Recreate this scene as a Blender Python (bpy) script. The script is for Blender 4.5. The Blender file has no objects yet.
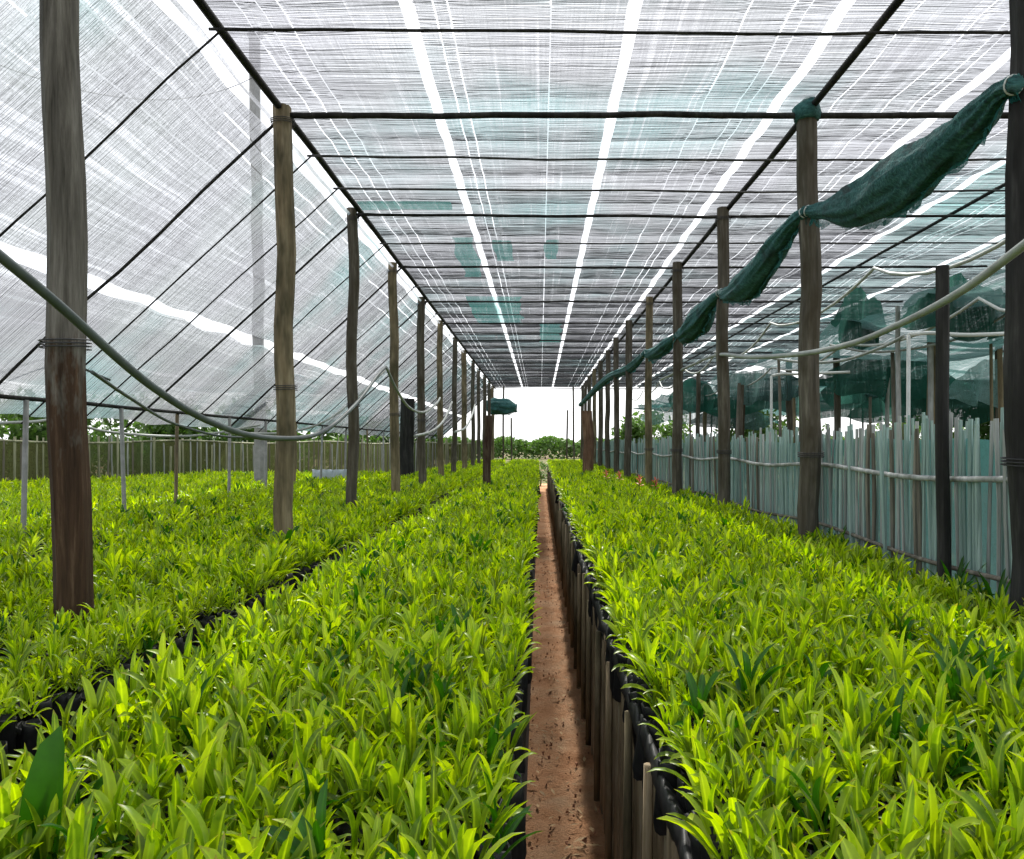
import bpy, math, random
from mathutils import Vector, Matrix, noise
R = math.radians
rnd = random.Random(11)
S = bpy.context.scene
COL = S.collection

# ------------------------------------------------------------------ camera
CAM_H = 1.60
cam_d = bpy.data.cameras.new('camera')
cam = bpy.data.objects.new('camera', cam_d); COL.objects.link(cam)
cam.location = (0, 0, CAM_H); cam.rotation_euler = (R(90), 0, 0)
FPX = 760.0
cam_d.sensor_width = 36; cam_d.lens = FPX / 1024 * 36
cam_d.shift_x = -28 / 1024; cam_d.shift_y = 15.5 / 1024
cam_d.clip_start = 0.05; cam_d.clip_end = 2000
S.camera = cam

# ------------------------------------------------------------------ light
SUN_EL, SUN_AZ = 52, 5          # azimuth clockwise from +Y (ahead) towards +X (right)
w = bpy.data.worlds.new('World'); S.world = w; w.use_nodes = True
nt = w.node_tree; nt.nodes.clear()
sky = nt.nodes.new('ShaderNodeTexSky'); sky.sky_type = 'NISHITA'; sky.sun_disc = False
sky.sun_elevation = R(SUN_EL); sky.sun_rotation = R(SUN_AZ); sky.dust_density = 3.0; sky.air_density = 1.0
mix = nt.nodes.new('ShaderNodeMix'); mix.data_type = 'RGBA'; mix.inputs[0].default_value = 0.78
mix.inputs[7].default_value = (10.6, 10.8, 11.2, 1)      # thin overcast veil over the blue
bg = nt.nodes.new('ShaderNodeBackground'); bg.inputs[1].default_value = 0.10
out = nt.nodes.new('ShaderNodeOutputWorld')
nt.links.new(sky.outputs[0], mix.inputs[6]); nt.links.new(mix.outputs[2], bg.inputs[0]); nt.links.new(bg.outputs[0], out.inputs[0])
sd = bpy.data.lights.new('sun', 'SUN'); sd.energy = 5.0; sd.angle = R(3); sd.color = (1, .96, .88)
sun = bpy.data.objects.new('sun', sd); COL.objects.link(sun)
dirv = Vector((math.sin(R(SUN_AZ)) * math.cos(R(SUN_EL)), math.cos(R(SUN_AZ)) * math.cos(R(SUN_EL)), math.sin(R(SUN_EL))))
sun.rotation_euler = dirv.to_track_quat('Z', 'Y').to_euler(); sun.location = dirv * 50
S.view_settings.view_transform = 'Standard'; S.view_settings.look = 'None'
S.view_settings.exposure = 0.9; S.view_settings.gamma = 1.0
S.render.engine = 'CYCLES'
S.cycles.max_bounces = 10; S.cycles.transparent_max_bounces = 24
S.cycles.diffuse_bounces = 4; S.cycles.transmission_bounces = 6

# ------------------------------------------------------------------ helpers
class MB:
    def __init__(s): s.v = []; s.f = []
    def add(s, vs, fs):
        o = len(s.v); s.v += [tuple(p) for p in vs]; s.f += [tuple(i + o for i in f) for f in fs]; return s
    def box(s, x0, x1, y0, y1, z0, z1):
        return s.add([(x0,y0,z0),(x1,y0,z0),(x1,y1,z0),(x0,y1,z0),(x0,y0,z1),(x1,y0,z1),(x1,y1,z1),(x0,y1,z1)],
                     [(0,3,2,1),(4,5,6,7),(0,1,5,4),(1,2,6,5),(2,3,7,6),(3,0,4,7)])
    def tube(s, pts, rad, n=6, cap=True, wob=None):
        pts = [Vector(p) for p in pts]; m = len(pts)
        vs, fs = [], []
        up = Vector((0, 0, 1)); t0 = (pts[1] - pts[0]).normalized()
        if abs(t0.dot(up)) > .9: up = Vector((1, 0, 0))
        nrm = (up - t0 * up.dot(t0)).normalized()
        for i, p in enumerate(pts):
            t = (pts[min(i+1, m-1)] - pts[max(i-1, 0)]).normalized()
            nrm = (nrm - t * nrm.dot(t)).normalized(); b = t.cross(nrm)
            r = rad[i] if isinstance(rad, (list, tuple)) else rad
            for k in range(n):
                a = 2 * math.pi * k / n; rr = r * (wob(i, k, p) if wob else 1)
                vs.append(p + (nrm * math.cos(a) + b * math.sin(a)) * rr)
        for i in range(m - 1):
            for k in range(n):
                k2 = (k + 1) % n
                fs.append((i*n+k, i*n+k2, (i+1)*n+k2, (i+1)*n+k))
        if cap:
            fs.append(tuple(range(n - 1, -1, -1))); fs.append(tuple((m-1)*n + k for k in range(n)))
        return s.add(vs, fs)
    def mesh(s, name, mat, smooth=False):
        me = bpy.data.meshes.new(name); me.from_pydata(s.v, [], s.f); me.update()
        if mat: me.materials.append(mat)
        if smooth: me.polygons.foreach_set('use_smooth', [True] * len(me.polygons))
        return me
    def build(s, name, mat, parent=None, smooth=False, loc=None):
        o = bpy.data.objects.new(name, s.mesh(name, mat, smooth)); COL.objects.link(o)
        if parent: o.parent = parent
        if loc: o.location = loc
        return o
def tag(o, label=None, cat=None, group=None, kind=None):
    if label: o['label'] = label
    if cat: o['category'] = cat
    if group: o['group'] = group
    if kind: o['kind'] = kind
    return o
def empty(name, loc=(0, 0, 0)):
    o = bpy.data.objects.new(name, None); o.location = loc; o.empty_display_size = .1; COL.objects.link(o); return o
def link(name, me, parent=None, loc=None, rot=None, scl=None):
    o = bpy.data.objects.new(name, me); COL.objects.link(o)
    if parent: o.parent = parent
    if loc is not None: o.location = loc
    if rot is not None: o.rotation_euler = rot
    if scl is not None: o.scale = scl
    return o
def at(px, py, Y):
    """world point at depth Y that the photograph shows at a measured pixel"""
    return Vector(((px - 540) * Y / FPX, Y, CAM_H + (445 - py) * Y / FPX))
def smooth_path(pts, k=8):
    pts = [Vector(p) for p in pts]; P = [pts[0]*2 - pts[1]] + pts + [pts[-1]*2 - pts[-2]]; o = []
    for i in range(1, len(P) - 2):
        a, b, c, d = P[i-1:i+3]
        for j in range(k):
            t = j / k
            o.append(.5 * ((2*b) + (c-a)*t + (2*a-5*b+4*c-d)*t*t + (3*b-a-3*c+d)*t**3))
    return o + [pts[-1]]
def sag(a, b, drop, n=14):
    a, b = Vector(a), Vector(b)
    return [a.lerp(b, i/n) - Vector((0, 0, drop * 4 * (i/n) * (1 - i/n))) for i in range(n + 1)]

# ------------------------------------------------------------------ materials
class NB:
    def __init__(s, name):
        s.m = bpy.data.materials.new(name); s.m.use_nodes = True; s.t = s.m.node_tree; s.t.nodes.clear()
        s.out = s.n('ShaderNodeOutputMaterial')
    def n(s, typ, **kw):
        x = s.t.nodes.new(typ)
        for k, v in kw.items():
            if k.startswith('i_'): x.inputs[int(k[2:]) if k[2:].isdigit() else k[2:].replace('_', ' ')].default_value = v
            else: setattr(x, k, v)
        return x
    def l(s, a, b): s.t.links.new(a, b)
    def coord(s, scale=(1, 1, 1), kind='Object'):
        tc = s.n('ShaderNodeTexCoord')
        if kind == 'World':
            g = s.n('ShaderNodeNewGeometry'); src = g.outputs['Position']
        else: src = tc.outputs[kind]
        mp = s.n('ShaderNodeMapping'); mp.inputs['Scale'].default_value = scale; s.l(src, mp.inputs[0]); return mp.outputs[0]
    def noise(s, vec, scale, detail=4, rough=.6):
        x = s.n('ShaderNodeTexNoise'); x.inputs['Scale'].default_value = scale; x.inputs['Detail'].default_value = detail; x.inputs['Roughness'].default_value = rough
        s.l(vec, x.inputs['Vector']); return x.outputs[0]
    def ramp(s, fac, stops):
        x = s.n('ShaderNodeValToRGB'); e = x.color_ramp.elements
        while len(e) < len(stops): e.new(.5)
        for i, (p, c) in enumerate(stops): e[i].position = p; e[i].color = (*c, 1) if len(c) == 3 else c
        s.l(fac, x.inputs[0]); return x.outputs[0]
    def math(s, op, a, b=None, clamp=False):
        x = s.n('ShaderNodeMath'); x.operation = op; x.use_clamp = clamp
        for i, q in enumerate((a, b)):
            if q is None: continue
            if isinstance(q, (int, float)): x.inputs[i].default_value = q
            else: s.l(q, x.inputs[i])
        return x.outputs[0]
    def mix(s, fac, a, b, blend='MIX'):
        x = s.n('ShaderNodeMix'); x.data_type = 'RGBA'; x.blend_type = blend
        for i, q in ((0, fac), (6, a), (7, b)):
            if isinstance(q, (int, float)): x.inputs[i].default_value = q
            elif isinstance(q, tuple): x.inputs[i].default_value = (*q, 1)
            else: s.l(q, x.inputs[i])
        return x.outputs[2]
    def bsdf(s, col, rough=.7, spec=.4, bump=None, bs=.3, bd=.01):
        b = s.n('ShaderNodeBsdfPrincipled')
        if isinstance(col, tuple): b.inputs['Base Color'].default_value = (*col, 1)
        else: s.l(col, b.inputs['Base Color'])
        if isinstance(rough, (int, float)): b.inputs['Roughness'].default_value = rough
        else: s.l(rough, b.inputs['Roughness'])
        b.inputs['Specular IOR Level'].default_value = spec
        if bump is not None:
            u = s.n('ShaderNodeBump'); u.inputs['Strength'].default_value = bs; u.inputs['Distance'].default_value = bd
            s.l(bump, u.inputs['Height']); s.l(u.outputs[0], b.inputs['Normal'])
        return b.outputs[0]
    def done(s, sh): s.l(sh, s.out.inputs[0]); return s.m

def wood(name, dark, mid, pale, stain=None, g=1.0):
    b = NB(name)
    v = b.coord((26*g, 26*g, 1.6)); oi = b.n('ShaderNodeObjectInfo')
    ad = b.n('ShaderNodeVectorMath', operation='ADD'); b.l(v, ad.inputs[0])
    cr = b.n('ShaderNodeCombineXYZ'); r20 = b.math('MULTIPLY', oi.outputs['Random'], 40)
    b.l(r20, cr.inputs[0]); b.l(r20, cr.inputs[2]); b.l(cr.outputs[0], ad.inputs[1])
    n1 = b.noise(ad.outputs[0], 1.0, 6, .7)
    n2 = b.noise(b.coord((5, 5, 1.4)), 1.0, 4, .65)
    c = b.ramp(n1, [(.28, dark), (.5, mid), (.72, pale)])
    c = b.mix(b.ramp(n2, [(.45, (0, 0, 0)), (.62, (1, 1, 1))]), c, stain or tuple(x * .45 for x in mid))
    return b.done(b.bsdf(c, .85, .2, n1, .6, .008))
def wood_stained(name):
    b = NB(name); n1 = b.noise(b.coord((30, 30, 1.7)), 1, 6, .72); n2 = b.noise(b.coord((7, 7, 2.2)), 1, 5, .7)
    c = b.ramp(n1, [(.3, (.04, .036, .03)), (.5, (.115, .105, .09)), (.72, (.23, .215, .19))])
    d = b.ramp(n1, [(.3, (.016, .009, .005)), (.55, (.06, .034, .02)), (.75, (.17, .11, .07))])
    sp = b.n('ShaderNodeSeparateXYZ'); tc = b.n('ShaderNodeTexCoord'); b.l(tc.outputs['Object'], sp.inputs[0])
    f = b.math('ADD', b.math('MULTIPLY', sp.outputs[2], .5), b.math('MULTIPLY', b.math('SUBTRACT', n2, .5), 1.1))
    return b.done(b.bsdf(b.mix(b.ramp(f, [(.88, (1, 1, 1)), (1.0, (0, 0, 0))]), c, d), .85, .2, n1, .7, .01))
def plain(name, col, rough=.6, var=.3, sc=8, spec=.4):
    b = NB(name); n = b.noise(b.coord(), sc, 5, .65)
    c = b.ramp(n, [(.3, tuple(x * (1 - var) for x in col)), (.7, tuple(min(1, x * (1 + var)) for x in col))])
    return b.done(b.bsdf(c, rough, spec, n, .2, .005))
def net(name, col, trans, open_, amp=.34, fx=1.0):
    """woven shade cloth: tapes with see-through holes; light also glows through the tapes"""
    b = NB(name)
    a = b.noise(b.coord((95*fx, 1.3, 1.3), 'World'), 1, 3, .7)        # warp threads, along the house
    c = b.noise(b.coord((2.2, 70*fx, 40), 'World'), 1, 3, .7)         # weft tapes, across it
    d = b.noise(b.coord((130, 130, 130), 'World'), 1, 2, .6)
    e = b.noise(b.coord((.7, .7, .7), 'World'), 1, 3, .6)             # worn and doubled places
    f = b.math('ADD', b.math('MULTIPLY', b.math('SUBTRACT', a, .5), amp * 2.0), b.math('MULTIPLY', b.math('SUBTRACT', c, .5), amp * 2.0))
    f = b.math('ADD', f, b.math('MULTIPLY', b.math('SUBTRACT', d, .5), amp * 2.0))
    f = b.math('ADD', f, b.math('MULTIPLY', b.math('SUBTRACT', e, .5), amp * .9))
    g = b.noise(b.coord((19*fx, .35, .35), 'World'), 1, 3, .75)       # slipped threads leave long slits
    f = b.math('ADD', f, b.math('MULTIPLY', b.ramp(g, [(.56, (0, 0, 0)), (.66, (1, 1, 1))]), amp * .9))
    f = b.math('ADD', f, open_, clamp=True)
    df = b.n('ShaderNodeBsdfDiffuse'); tl = b.n('ShaderNodeBsdfTranslucent')
    tint = b.ramp(b.noise(b.coord((.45, .45, .45), 'World'), 1, 3, .6), [(.38, (.96, .95, 1.0)), (.50, (.96, .99, 1.0)), (.66, (.66, 1.0, .99))])
    b.l(b.mix(1.0, col, tint, 'MULTIPLY'), df.inputs[0]); b.l(b.mix(1.0, trans, tint, 'MULTIPLY'), tl.inputs[0])
    m1 = b.n('ShaderNodeMixShader'); m1.inputs[0].default_value = .5; b.l(df.outputs[0], m1.inputs[1]); b.l(tl.outputs[0], m1.inputs[2])
    tr = b.n('ShaderNodeBsdfTransparent')
    m2 = b.n('ShaderNodeMixShader'); b.l(f, m2.inputs[0]); b.l(m1.outputs[0], m2.inputs[1]); b.l(tr.outputs[0], m2.inputs[2])
    return b.done(m2.outputs[0])
def leafmat(name, stops, tl=.42, gloss=.34):
    b = NB(name); oi = b.n('ShaderNodeObjectInfo')
    n = b.noise(b.coord((1, 1, 1), 'World'), 9, 3, .7)
    n2 = b.noise(b.coord((1, 1, 1), 'World'), 55, 2, .6)
    at_ = lambda nm: b.n('ShaderNodeAttribute', attribute_name=nm).outputs['Fac']
    f = b.math('ADD', b.math('MULTIPLY', oi.outputs['Random'], .38), b.math('MULTIPLY', n, .40))
    f = b.math('ADD', f, b.math('MULTIPLY', at_('own'), .24))
    c = b.ramp(f, stops)
    c = b.mix(b.math('MULTIPLY', b.ramp(at_('own'), [(.84, (0, 0, 0)), (.90, (1, 1, 1))]), .5), c, stops[-1][1])   # young pale leaves
    hi = tuple(min(1, x * 1.7) for x in stops[-1][1])
    c = b.mix(b.math('MULTIPLY', n2, .40), c, hi)
    c = b.mix(b.math('MULTIPLY', b.ramp(at_('rib'), [(.70, (0, 0, 0)), (.95, (1, 1, 1))]), .55), c, hi)            # pale midrib
    tipf = b.math('ADD', at_('tip'), b.math('MULTIPLY', b.math('SUBTRACT', n2, .5), .5))
    c = b.mix(b.math('MULTIPLY', b.ramp(tipf, [(.93, (0, 0, 0)), (1.0, (1, 1, 1))]), .7), c, (.26, .20, .04))       # dry tips
    p = b.bsdf(c, gloss, .33)
    t = b.n('ShaderNodeBsdfTranslucent')
    hs = b.n('ShaderNodeHueSaturation'); hs.inputs['Value'].default_value = 1.9; hs.inputs['Saturation'].default_value = 1.1; b.l(c, hs.inputs['Color']); b.l(hs.outputs[0], t.inputs[0])
    m = b.n('ShaderNodeMixShader'); m.inputs[0].default_value = tl; b.l(p, m.inputs[1]); b.l(t.outputs[0], m.inputs[2])
    return b.done(m.outputs[0])

M = {}
M['post'] = wood('weathered_wood', (.03, .027, .022), (.10, .088, .07), (.21, .19, .155), (.055, .045, .03))
M['post_brown'] = wood('brown_wood', (.03, .018, .010), (.085, .058, .040), (.17, .135, .10), (.035, .016, .010))
M['post_tan'] = wood('tan_wood', (.09, .07, .04), (.21, .165, .10), (.33, .28, .19), (.07, .06, .035))
M['post_red'] = wood('reddish_wood', (.09, .05, .03), (.2, .11, .07), (.3, .19, .13))
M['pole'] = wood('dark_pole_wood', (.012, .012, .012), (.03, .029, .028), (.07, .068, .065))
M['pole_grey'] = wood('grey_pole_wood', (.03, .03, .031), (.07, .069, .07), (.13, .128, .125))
M['board'] = wood('bed_board_wood', (.10, .075, .045), (.29, .22, .14), (.46, .39, .29), (.13, .10, .05), .8)
M['stake_teal'] = wood('teal_grey_stake', (.15, .22, .21), (.32, .44, .415), (.50, .60, .575), (.2, .27, .255))
M['stake_grey'] = wood('pale_grey_stake', (.16, .17, .17), (.38, .39, .39), (.6, .6, .6), (.17, .18, .16))
M['stake_brown'] = wood('brown_grey_stake', (.08, .07, .055), (.19, .17, .14), (.32, .3, .26))
M['stake_olive'] = wood('olive_stake', (.14, .14, .09), (.33, .33, .22), (.52, .5, .38))
M['post_near'] = wood_stained('damp_stained_wood')
M['concrete'] = plain('pole_concrete', (.24, .24, .235), .9)
M['net'] = net('grey_shade_cloth', (.20, .20, .22), (.385, .395, .42), .27)
M['net_slope'] = net('grey_shade_cloth_sloping', (.26, .26, .275), (.39, .405, .42), .16)
M['net_teal'] = net('grey_green_shade_cloth', (.14, .21, .21), (.33, .47, .47), .26)
M['net_green'] = net('green_net_patch', (.05, .15, .14), (.14, .36, .33), .30)
M['net_dark'] = net('dark_shade_cloth', (.035, .07, .065), (.09, .16, .15), .10)
M['net_moss'] = net('moss_green_net', (.022, .085, .065), (.05, .14, .11), .06, .22)
M['roll_edge'] = net('frayed_teal_net', (.03, .11, .105), (.05, .16, .15), .15, .35)
M['net_fence'] = net('teal_fence_net', (.10, .19, .18), (.19, .34, .32), .14, .3)
M['net_olive'] = net('olive_fence_net', (.055, .06, .024), (.12, .13, .05), .10, .25)
M['cord'] = plain('net_cord', (.085, .085, .093), .8)
b = NB('rolled_teal_net'); n1 = b.noise(b.coord((14, 60, 60)), 1, 4, .75); n2 = b.noise(b.coord(), 7, 4)
c = b.ramp(n1, [(.3, (.012, .04, .042)), (.55, (.045, .15, .145)), (.8, (.14, .30, .285))])
c = b.mix(b.ramp(n2, [(.5, (0,0,0)), (.7, (1,1,1))]), c, (.022, .05, .052))
M['roll'] = b.done(b.bsdf(c, .8, .25, n1, .9, .02))
M['hose'] = plain('grey_hose', (.30, .32, .30), .5, .35, 5)
M['hose_dark'] = plain('dark_grey_hose', (.075, .092, .09), .45, .4, 4)
M['pipe'] = plain('pale_pipe', (.50, .52, .50), .45, .15, 6)
M['wire'] = plain('dark_wire', (.03, .03, .032), .6)
M['plastic'] = plain('black_plastic', (.013, .013, .014), .55, .5, 34, .35)
M['tarp'] = plain('pale_sheet', (.42, .47, .52), .5, .2, 3)
b = NB('red_soil'); v = b.coord(); n1 = b.noise(v, 3.2, 8, .7); n2 = b.noise(v, 70, 6, .75); n3 = b.noise(v, 2.3, 4)
c = b.ramp(n1, [(.30, (.34, .155, .072)), (.48, (.52, .275, .145)), (.72, (.62, .40, .25))])
c = b.mix(b.ramp(n2, [(.52, (0,0,0)), (.8, (.8,.8,.8))]), c, (.22, .10, .05))
c = b.mix(b.ramp(n3, [(.55, (0,0,0)), (.75, (.5,.5,.5))]), c, (.42, .33, .22))
M['path'] = b.done(b.bsdf(c, .95, .15, n2, 1.0, .035))
b = NB('ground_soil'); v = b.coord(); n1 = b.noise(v, 1.4, 8, .7); n2 = b.noise(v, .3, 5, .6)
c = b.ramp(n1, [(.3, (.09, .05, .03)), (.7, (.2, .12, .075))])
c = b.mix(b.ramp(n2, [(.42, (0,0,0)), (.58, (1,1,1))]), c, (.06, .10, .025))
M['ground'] = b.done(b.bsdf(c, .95, .15, n1, .6, .05))
M['bedfill'] = plain('black_bed_soil', (.014, .012, .010), .9, .5, 30)
M['clod'] = plain('soil_clod', (.30, .15, .09), .95, .4, 10, .2)
M['leaf'] = leafmat('seedling_leaf', [(.28, (.006, .032, .001)), (.43, (.021, .090, .001)), (.56, (.088, .200, .002)), (.72, (.34, .43, .03))])
M['leaf_dark'] = leafmat('dark_seedling_leaf', [(.2, (.010, .05, .003)), (.8, (.03, .105, .006))], .35)
M['leaf_red'] = leafmat('red_flower', [(.2, (.42, .07, .05)), (.8, (.55, .22, .15))], .3)
M['tree'] = leafmat('tree_leaf', [(.2, (.025, .065, .012)), (.6, (.05, .11, .02)), (.9, (.09, .14, .03))], .3, .6)
M['bark'] = wood('tree_bark', (.04, .03, .02), (.10, .08, .06), (.17, .14, .11))

# ------------------------------------------------------------------ setting
g = MB().add([(-400,-60,0),(400,-60,0),(400,900,0),(-400,900,0)], [(0,1,2,3)]).build('ground', M['ground']); tag(g, kind='structure')
mb = MB(); nx, ny = 22, 900
for j in range(ny + 1):
    for i in range(nx + 1):
        x = -.30 + .62 * i / nx; y = .2 + 31 * (j / ny) ** 1.5
        mb.v.append((x, y, .006 + .02 * abs(noise.noise(Vector((x*6, y*5, 0)))) + .022 * abs(noise.noise(Vector((x*22, y*22, 3))))))
for j in range(ny):
    for i in range(nx):
        a = j*(nx+1)+i; mb.f.append((a, a+1, a+nx+2, a+nx+1))
tag(mb.build('path', M['path'], smooth=True), kind='structure')
mb = MB()
for k in range(500):                                   # loose crumbs and leaf litter on the path
    y = 1.6 + 12 * rnd.random() ** 1.7; x = rnd.uniform(-.08, .27); s = rnd.uniform(.003, .011) * (1.5 if rnd.random() < .1 else 1)
    c = Vector((x, y, .03))
    vs = [c + Vector((rnd.uniform(-1,1), rnd.uniform(-1,1), q)).normalized() * s * rnd.uniform(.7, 1.3) for q in (-.6, -.6, -.6, .8, .8, .8)]
    mb.add(vs, [(0,1,2),(3,5,4),(0,3,1),(1,3,4),(1,4,2),(2,4,5),(2,5,0),(0,5,3)])
tag(mb.build('soil_crumbs', M['clod']), kind='stuff')

mb = MB()
for k in range(420):                                    # dropped leaves on the path
    y = 1.7 + 11 * rnd.random() ** 1.6; x = rnd.uniform(-.1, .26); L = rnd.uniform(.012, .035); a = rnd.uniform(0, 6.28)
    u = Vector((math.cos(a), math.sin(a), 0))*L; v_ = Vector((-math.sin(a), math.cos(a), 0))*L*rnd.uniform(.15, .3); p = Vector((x, y, .034))
    mb.add([p-u, p-v_+Vector((0, 0, .006)), p+u+Vector((0, 0, .008)), p+v_+Vector((0, 0, .006))], [(0,1,2,3)])
tag(mb.build('leaf_litter', plain('dry_leaf', (.30, .20, .10), .8, .5, 15)), kind='stuff')

# ------------------------------------------------------------------ raised beds
BED_T = .70
YN, YF = .45, 28.0
def bed(x0, x1, y0, y1, label):
    e = tag(empty('raised_bed', ((x0+x1)/2, y0, 0)), label, 'planting bed')
    o = Vector(e.location)
    MB().box(x0-o.x, x1-o.x, 0, y1-y0, .0, BED_T).build('bed_fill', M['bedfill'], e)
    return e, o
bR, oR = bed(.315, 1.78, YN, YF, 'raised seedling bed right of the path, faced with rough boards')
board_me = []
for k in range(8):
    wd = rnd.uniform(.05, .12); m = MB(); vs = []
    for j in range(7):
        z = j / 6
        for (sx, sy) in ((-1,-1),(1,-1),(1,1),(-1,1)):
            vs.append((sx*.010 + rnd.uniform(-.003,.003), sy*wd/2*rnd.uniform(.9,1.0), z + (rnd.uniform(-.02,.02) if j == 6 else 0)))
    fs = [(3,2,1,0),(24,25,26,27)] + [(j*4+q, j*4+(q+1)%4, (j+1)*4+(q+1)%4, (j+1)*4+q) for j in range(6) for q in range(4)]
    board_me.append((m.add(vs, fs).mesh('board', M['board']), wd))
y = YN + .1; nb = 0
while y < YF - .1:
    me, wd = rnd.choice(board_me); h = rnd.uniform(.74, .83); st = 1 if y < 13 else 2.4
    if nb < 295: link('board', me, bR, (.284 - oR.x - rnd.uniform(0, .016), y + wd*st/2 - oR.y, 0), (rnd.gauss(0, .015), rnd.uniform(0, .03), 0), (1, st, h)); nb += 1
    y += wd*st + rnd.choice([.003, .006, .012, .02])
y = YN + .3
while y < 22:                                            # slim round stakes that hold the boards
    h = rnd.uniform(.74, .88); lean = rnd.uniform(-.03, .03)
    MB().tube([(.252-oR.x, y-oR.y, 0), (.254-oR.x, y-oR.y+lean*.5, h*.5), (.258-oR.x, y-oR.y+lean, h)], [.015, .014, .012], 7).build('stake', M['post_tan'] if rnd.random() < .6 else M['board'], bR, True)
    y += rnd.uniform(.38, .62)
# black liner folded over the boards
mb = MB(); n = 700
for j in range(n + 1):
    yy = YN + (YF - YN) * (j / n) ** 1.3
    q = noise.noise(Vector((0, yy*7, 1)))*.012 + noise.noise(Vector((3, yy*23, 1)))*.011; r_ = noise.noise(Vector((5, yy*4, 1)))*.04 + noise.noise(Vector((5, yy*17, 1)))*.02
    for (dx, dz) in ((.008, -.065+r_), (-.002+q*.6, -.03+r_*.5), (.004+q*.6, .0+q*1.5), (.012+q*.6, .004+q*2.2), (.04, -.03)):
        mb.v.append((.262 + dx - oR.x, yy - oR.y, .862 + dz))
for j in range(n):
    for i in range(4):
        a = j*5+i; mb.f.append((a, a+5, a+6, a+1))
mb.build('liner', M['plastic'], bR, True)
b1, o1 = bed(-1.06, -.06, YN, YF, 'raised seedling bed directly left of the path')
b2, o2 = bed(-2.60, -1.18, YN, YF, 'second seedling bed from the path on the left, with the posts in it')
b3, o3 = bed(-8.6, -2.86, 1.6, 16, 'widest seedling bed at far left, reaching back to the olive fence')
for e, o, x in ((b1, o1, -.06), (b1, o1, -1.06), (b2, o2, -1.18)):
    mb = MB()
    for j in range(161):
        yy = YN + (YF - YN) * (j/160) ** 1.3; q = noise.noise(Vector((x, yy*6, 4)))*.015
        s_ = 1 if x in (-.06, -1.18) else -1
        for dx, z in ((s_*.004, .50), (s_*(.012)+q, .66), (s_*.004+q, .72+q), (-s_*.05, .69)):
            mb.v.append((x + dx - o.x, yy - o.y, z))
    for j in range(160):
        for i in range(3):
            a = j*4+i; mb.f.append((a, a+1, a+5, a+4))
    mb.build('liner', M['plastic'], e, True)

# ------------------------------------------------------------------ posts
ROOF = 3.80
nums = ordn = ['first', 'second', 'third', 'fourth', 'fifth', 'sixth', 'seventh', 'eighth', 'ninth', 'tenth', 'eleventh', 'twelfth', 'thirteenth', 'fourteenth', 'fifteenth', 'sixteenth', 'seventeenth', 'eighteenth', 'nineteenth', 'twentieth', 'twenty-first', 'twenty-second', 'twenty-third', 'twenty-fourth', 'twenty-fifth', 'twenty-sixth', 'twenty-seventh', 'twenty-eighth']
POSTS = []
def post(x, y, z1, wd, mat, label, lean=(0, 0), group=None, name='wooden_post', z0=0, tie=None, rnd_=False):
    e = MB(); n = 16; vs = []; seed = rnd.random() * 50
    for j in range(n + 1):
        t = j / n; z = z0 + (z1 - z0) * t
        bx = noise.noise(Vector((seed, z*1.3, 0))) * wd * .30; by = noise.noise(Vector((seed+9, z*1.3, 0))) * wd * .30
        m = 8
        for k in range(m):
            a = 2*math.pi*(k+.5)/m
            ca, sa = math.cos(a), math.sin(a); q = 1 if rnd_ else min(1.35, 1/max(abs(ca), abs(sa)) * .97)
            r = wd/2 * q * (1.02 - .06*t) * (1 + .05 * noise.noise(Vector((seed, k*3.1, z*5))))
            vs.append((bx + lean[0]*t + ca*r, by + lean[1]*t + sa*r, z))
    m = 8
    fs = [tuple(range(m-1, -1, -1)), tuple(n*m+k for k in range(m))] + [(j*m+k, j*m+(k+1)%m, (j+1)*m+(k+1)%m, (j+1)*m+k) for j in range(n) for k in range(m)]
    o = e.add(vs, fs).build(name, mat, None, False, (x, y, 0))
    tag(o, label, 'post', group); POSTS.append((x, y))
    if wd > .09 and y < 12 and z1 > 3:
        for zz in ((z1 - .12,) if not tie else ()) + ((1.52,) if x > 0 else (1.95,)):
            t_ = (zz - z0)/(z1 - z0); cx = noise.noise(Vector((seed, zz*1.3, 0)))*wd*.30 + lean[0]*t_; cy = noise.noise(Vector((seed+9, zz*1.3, 0)))*wd*.30
            MB().tube([(cx + math.cos(k*.628)*wd*.66, cy + math.sin(k*.628)*wd*.66, zz + .0012*k + .006*math.sin(k*.628)) for k in range(32)], .0028, 5).build('wire_tie', M['wire'], o, True)
    if tie:
        t = MB().tube([(lean[0], lean[1], z1-.09), (lean[0], lean[1], z1-.03), (lean[0]+.03, lean[1]-.02, z1+.05)], [wd*.66, wd*.74, wd*.3], 9, True, lambda i, k, p: rnd.uniform(.85, 1.15))
        t.build('net_tie', tie, o, True)
    return o
# left row: (base x, y, lean of the top, width, material)
LEFT = [(-1.69, 2.8, -.10, .125, 'post_near', 'thick post nearest at left, grey above and damp dark brown below'),
        (-1.62, 4.9, -.04, .115, 'post_tan', 'tan and grey post with the grey hose sagging across its lower half')]
ys = [2.8 + 2.1 * k for k in range(13)]
for k in range(2, 13): LEFT.append((-1.70 - .01*min(k, 4), ys[k], rnd.uniform(-.03, .02), rnd.uniform(.095, .125), rnd.choice(['post', 'post', 'post_tan']), f'{ordn[k]} post from the front in the left row under the roof net'))
for x, y, ln, wd, m, lab in LEFT: post(x, y, ROOF - .02, wd, M[m], lab, (ln, 0), 'posts of the left row')
RX = [1.78, 1.76, 1.70, 1.64, 1.60, 1.56, 1.56, 1.55, 1.55, 1.55, 1.55, 1.55, 1.55]
RL = ['dark straight post nearest at right, cut by the picture edge', 'tall grey post at right that the two thickest net rolls are tied to']
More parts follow.
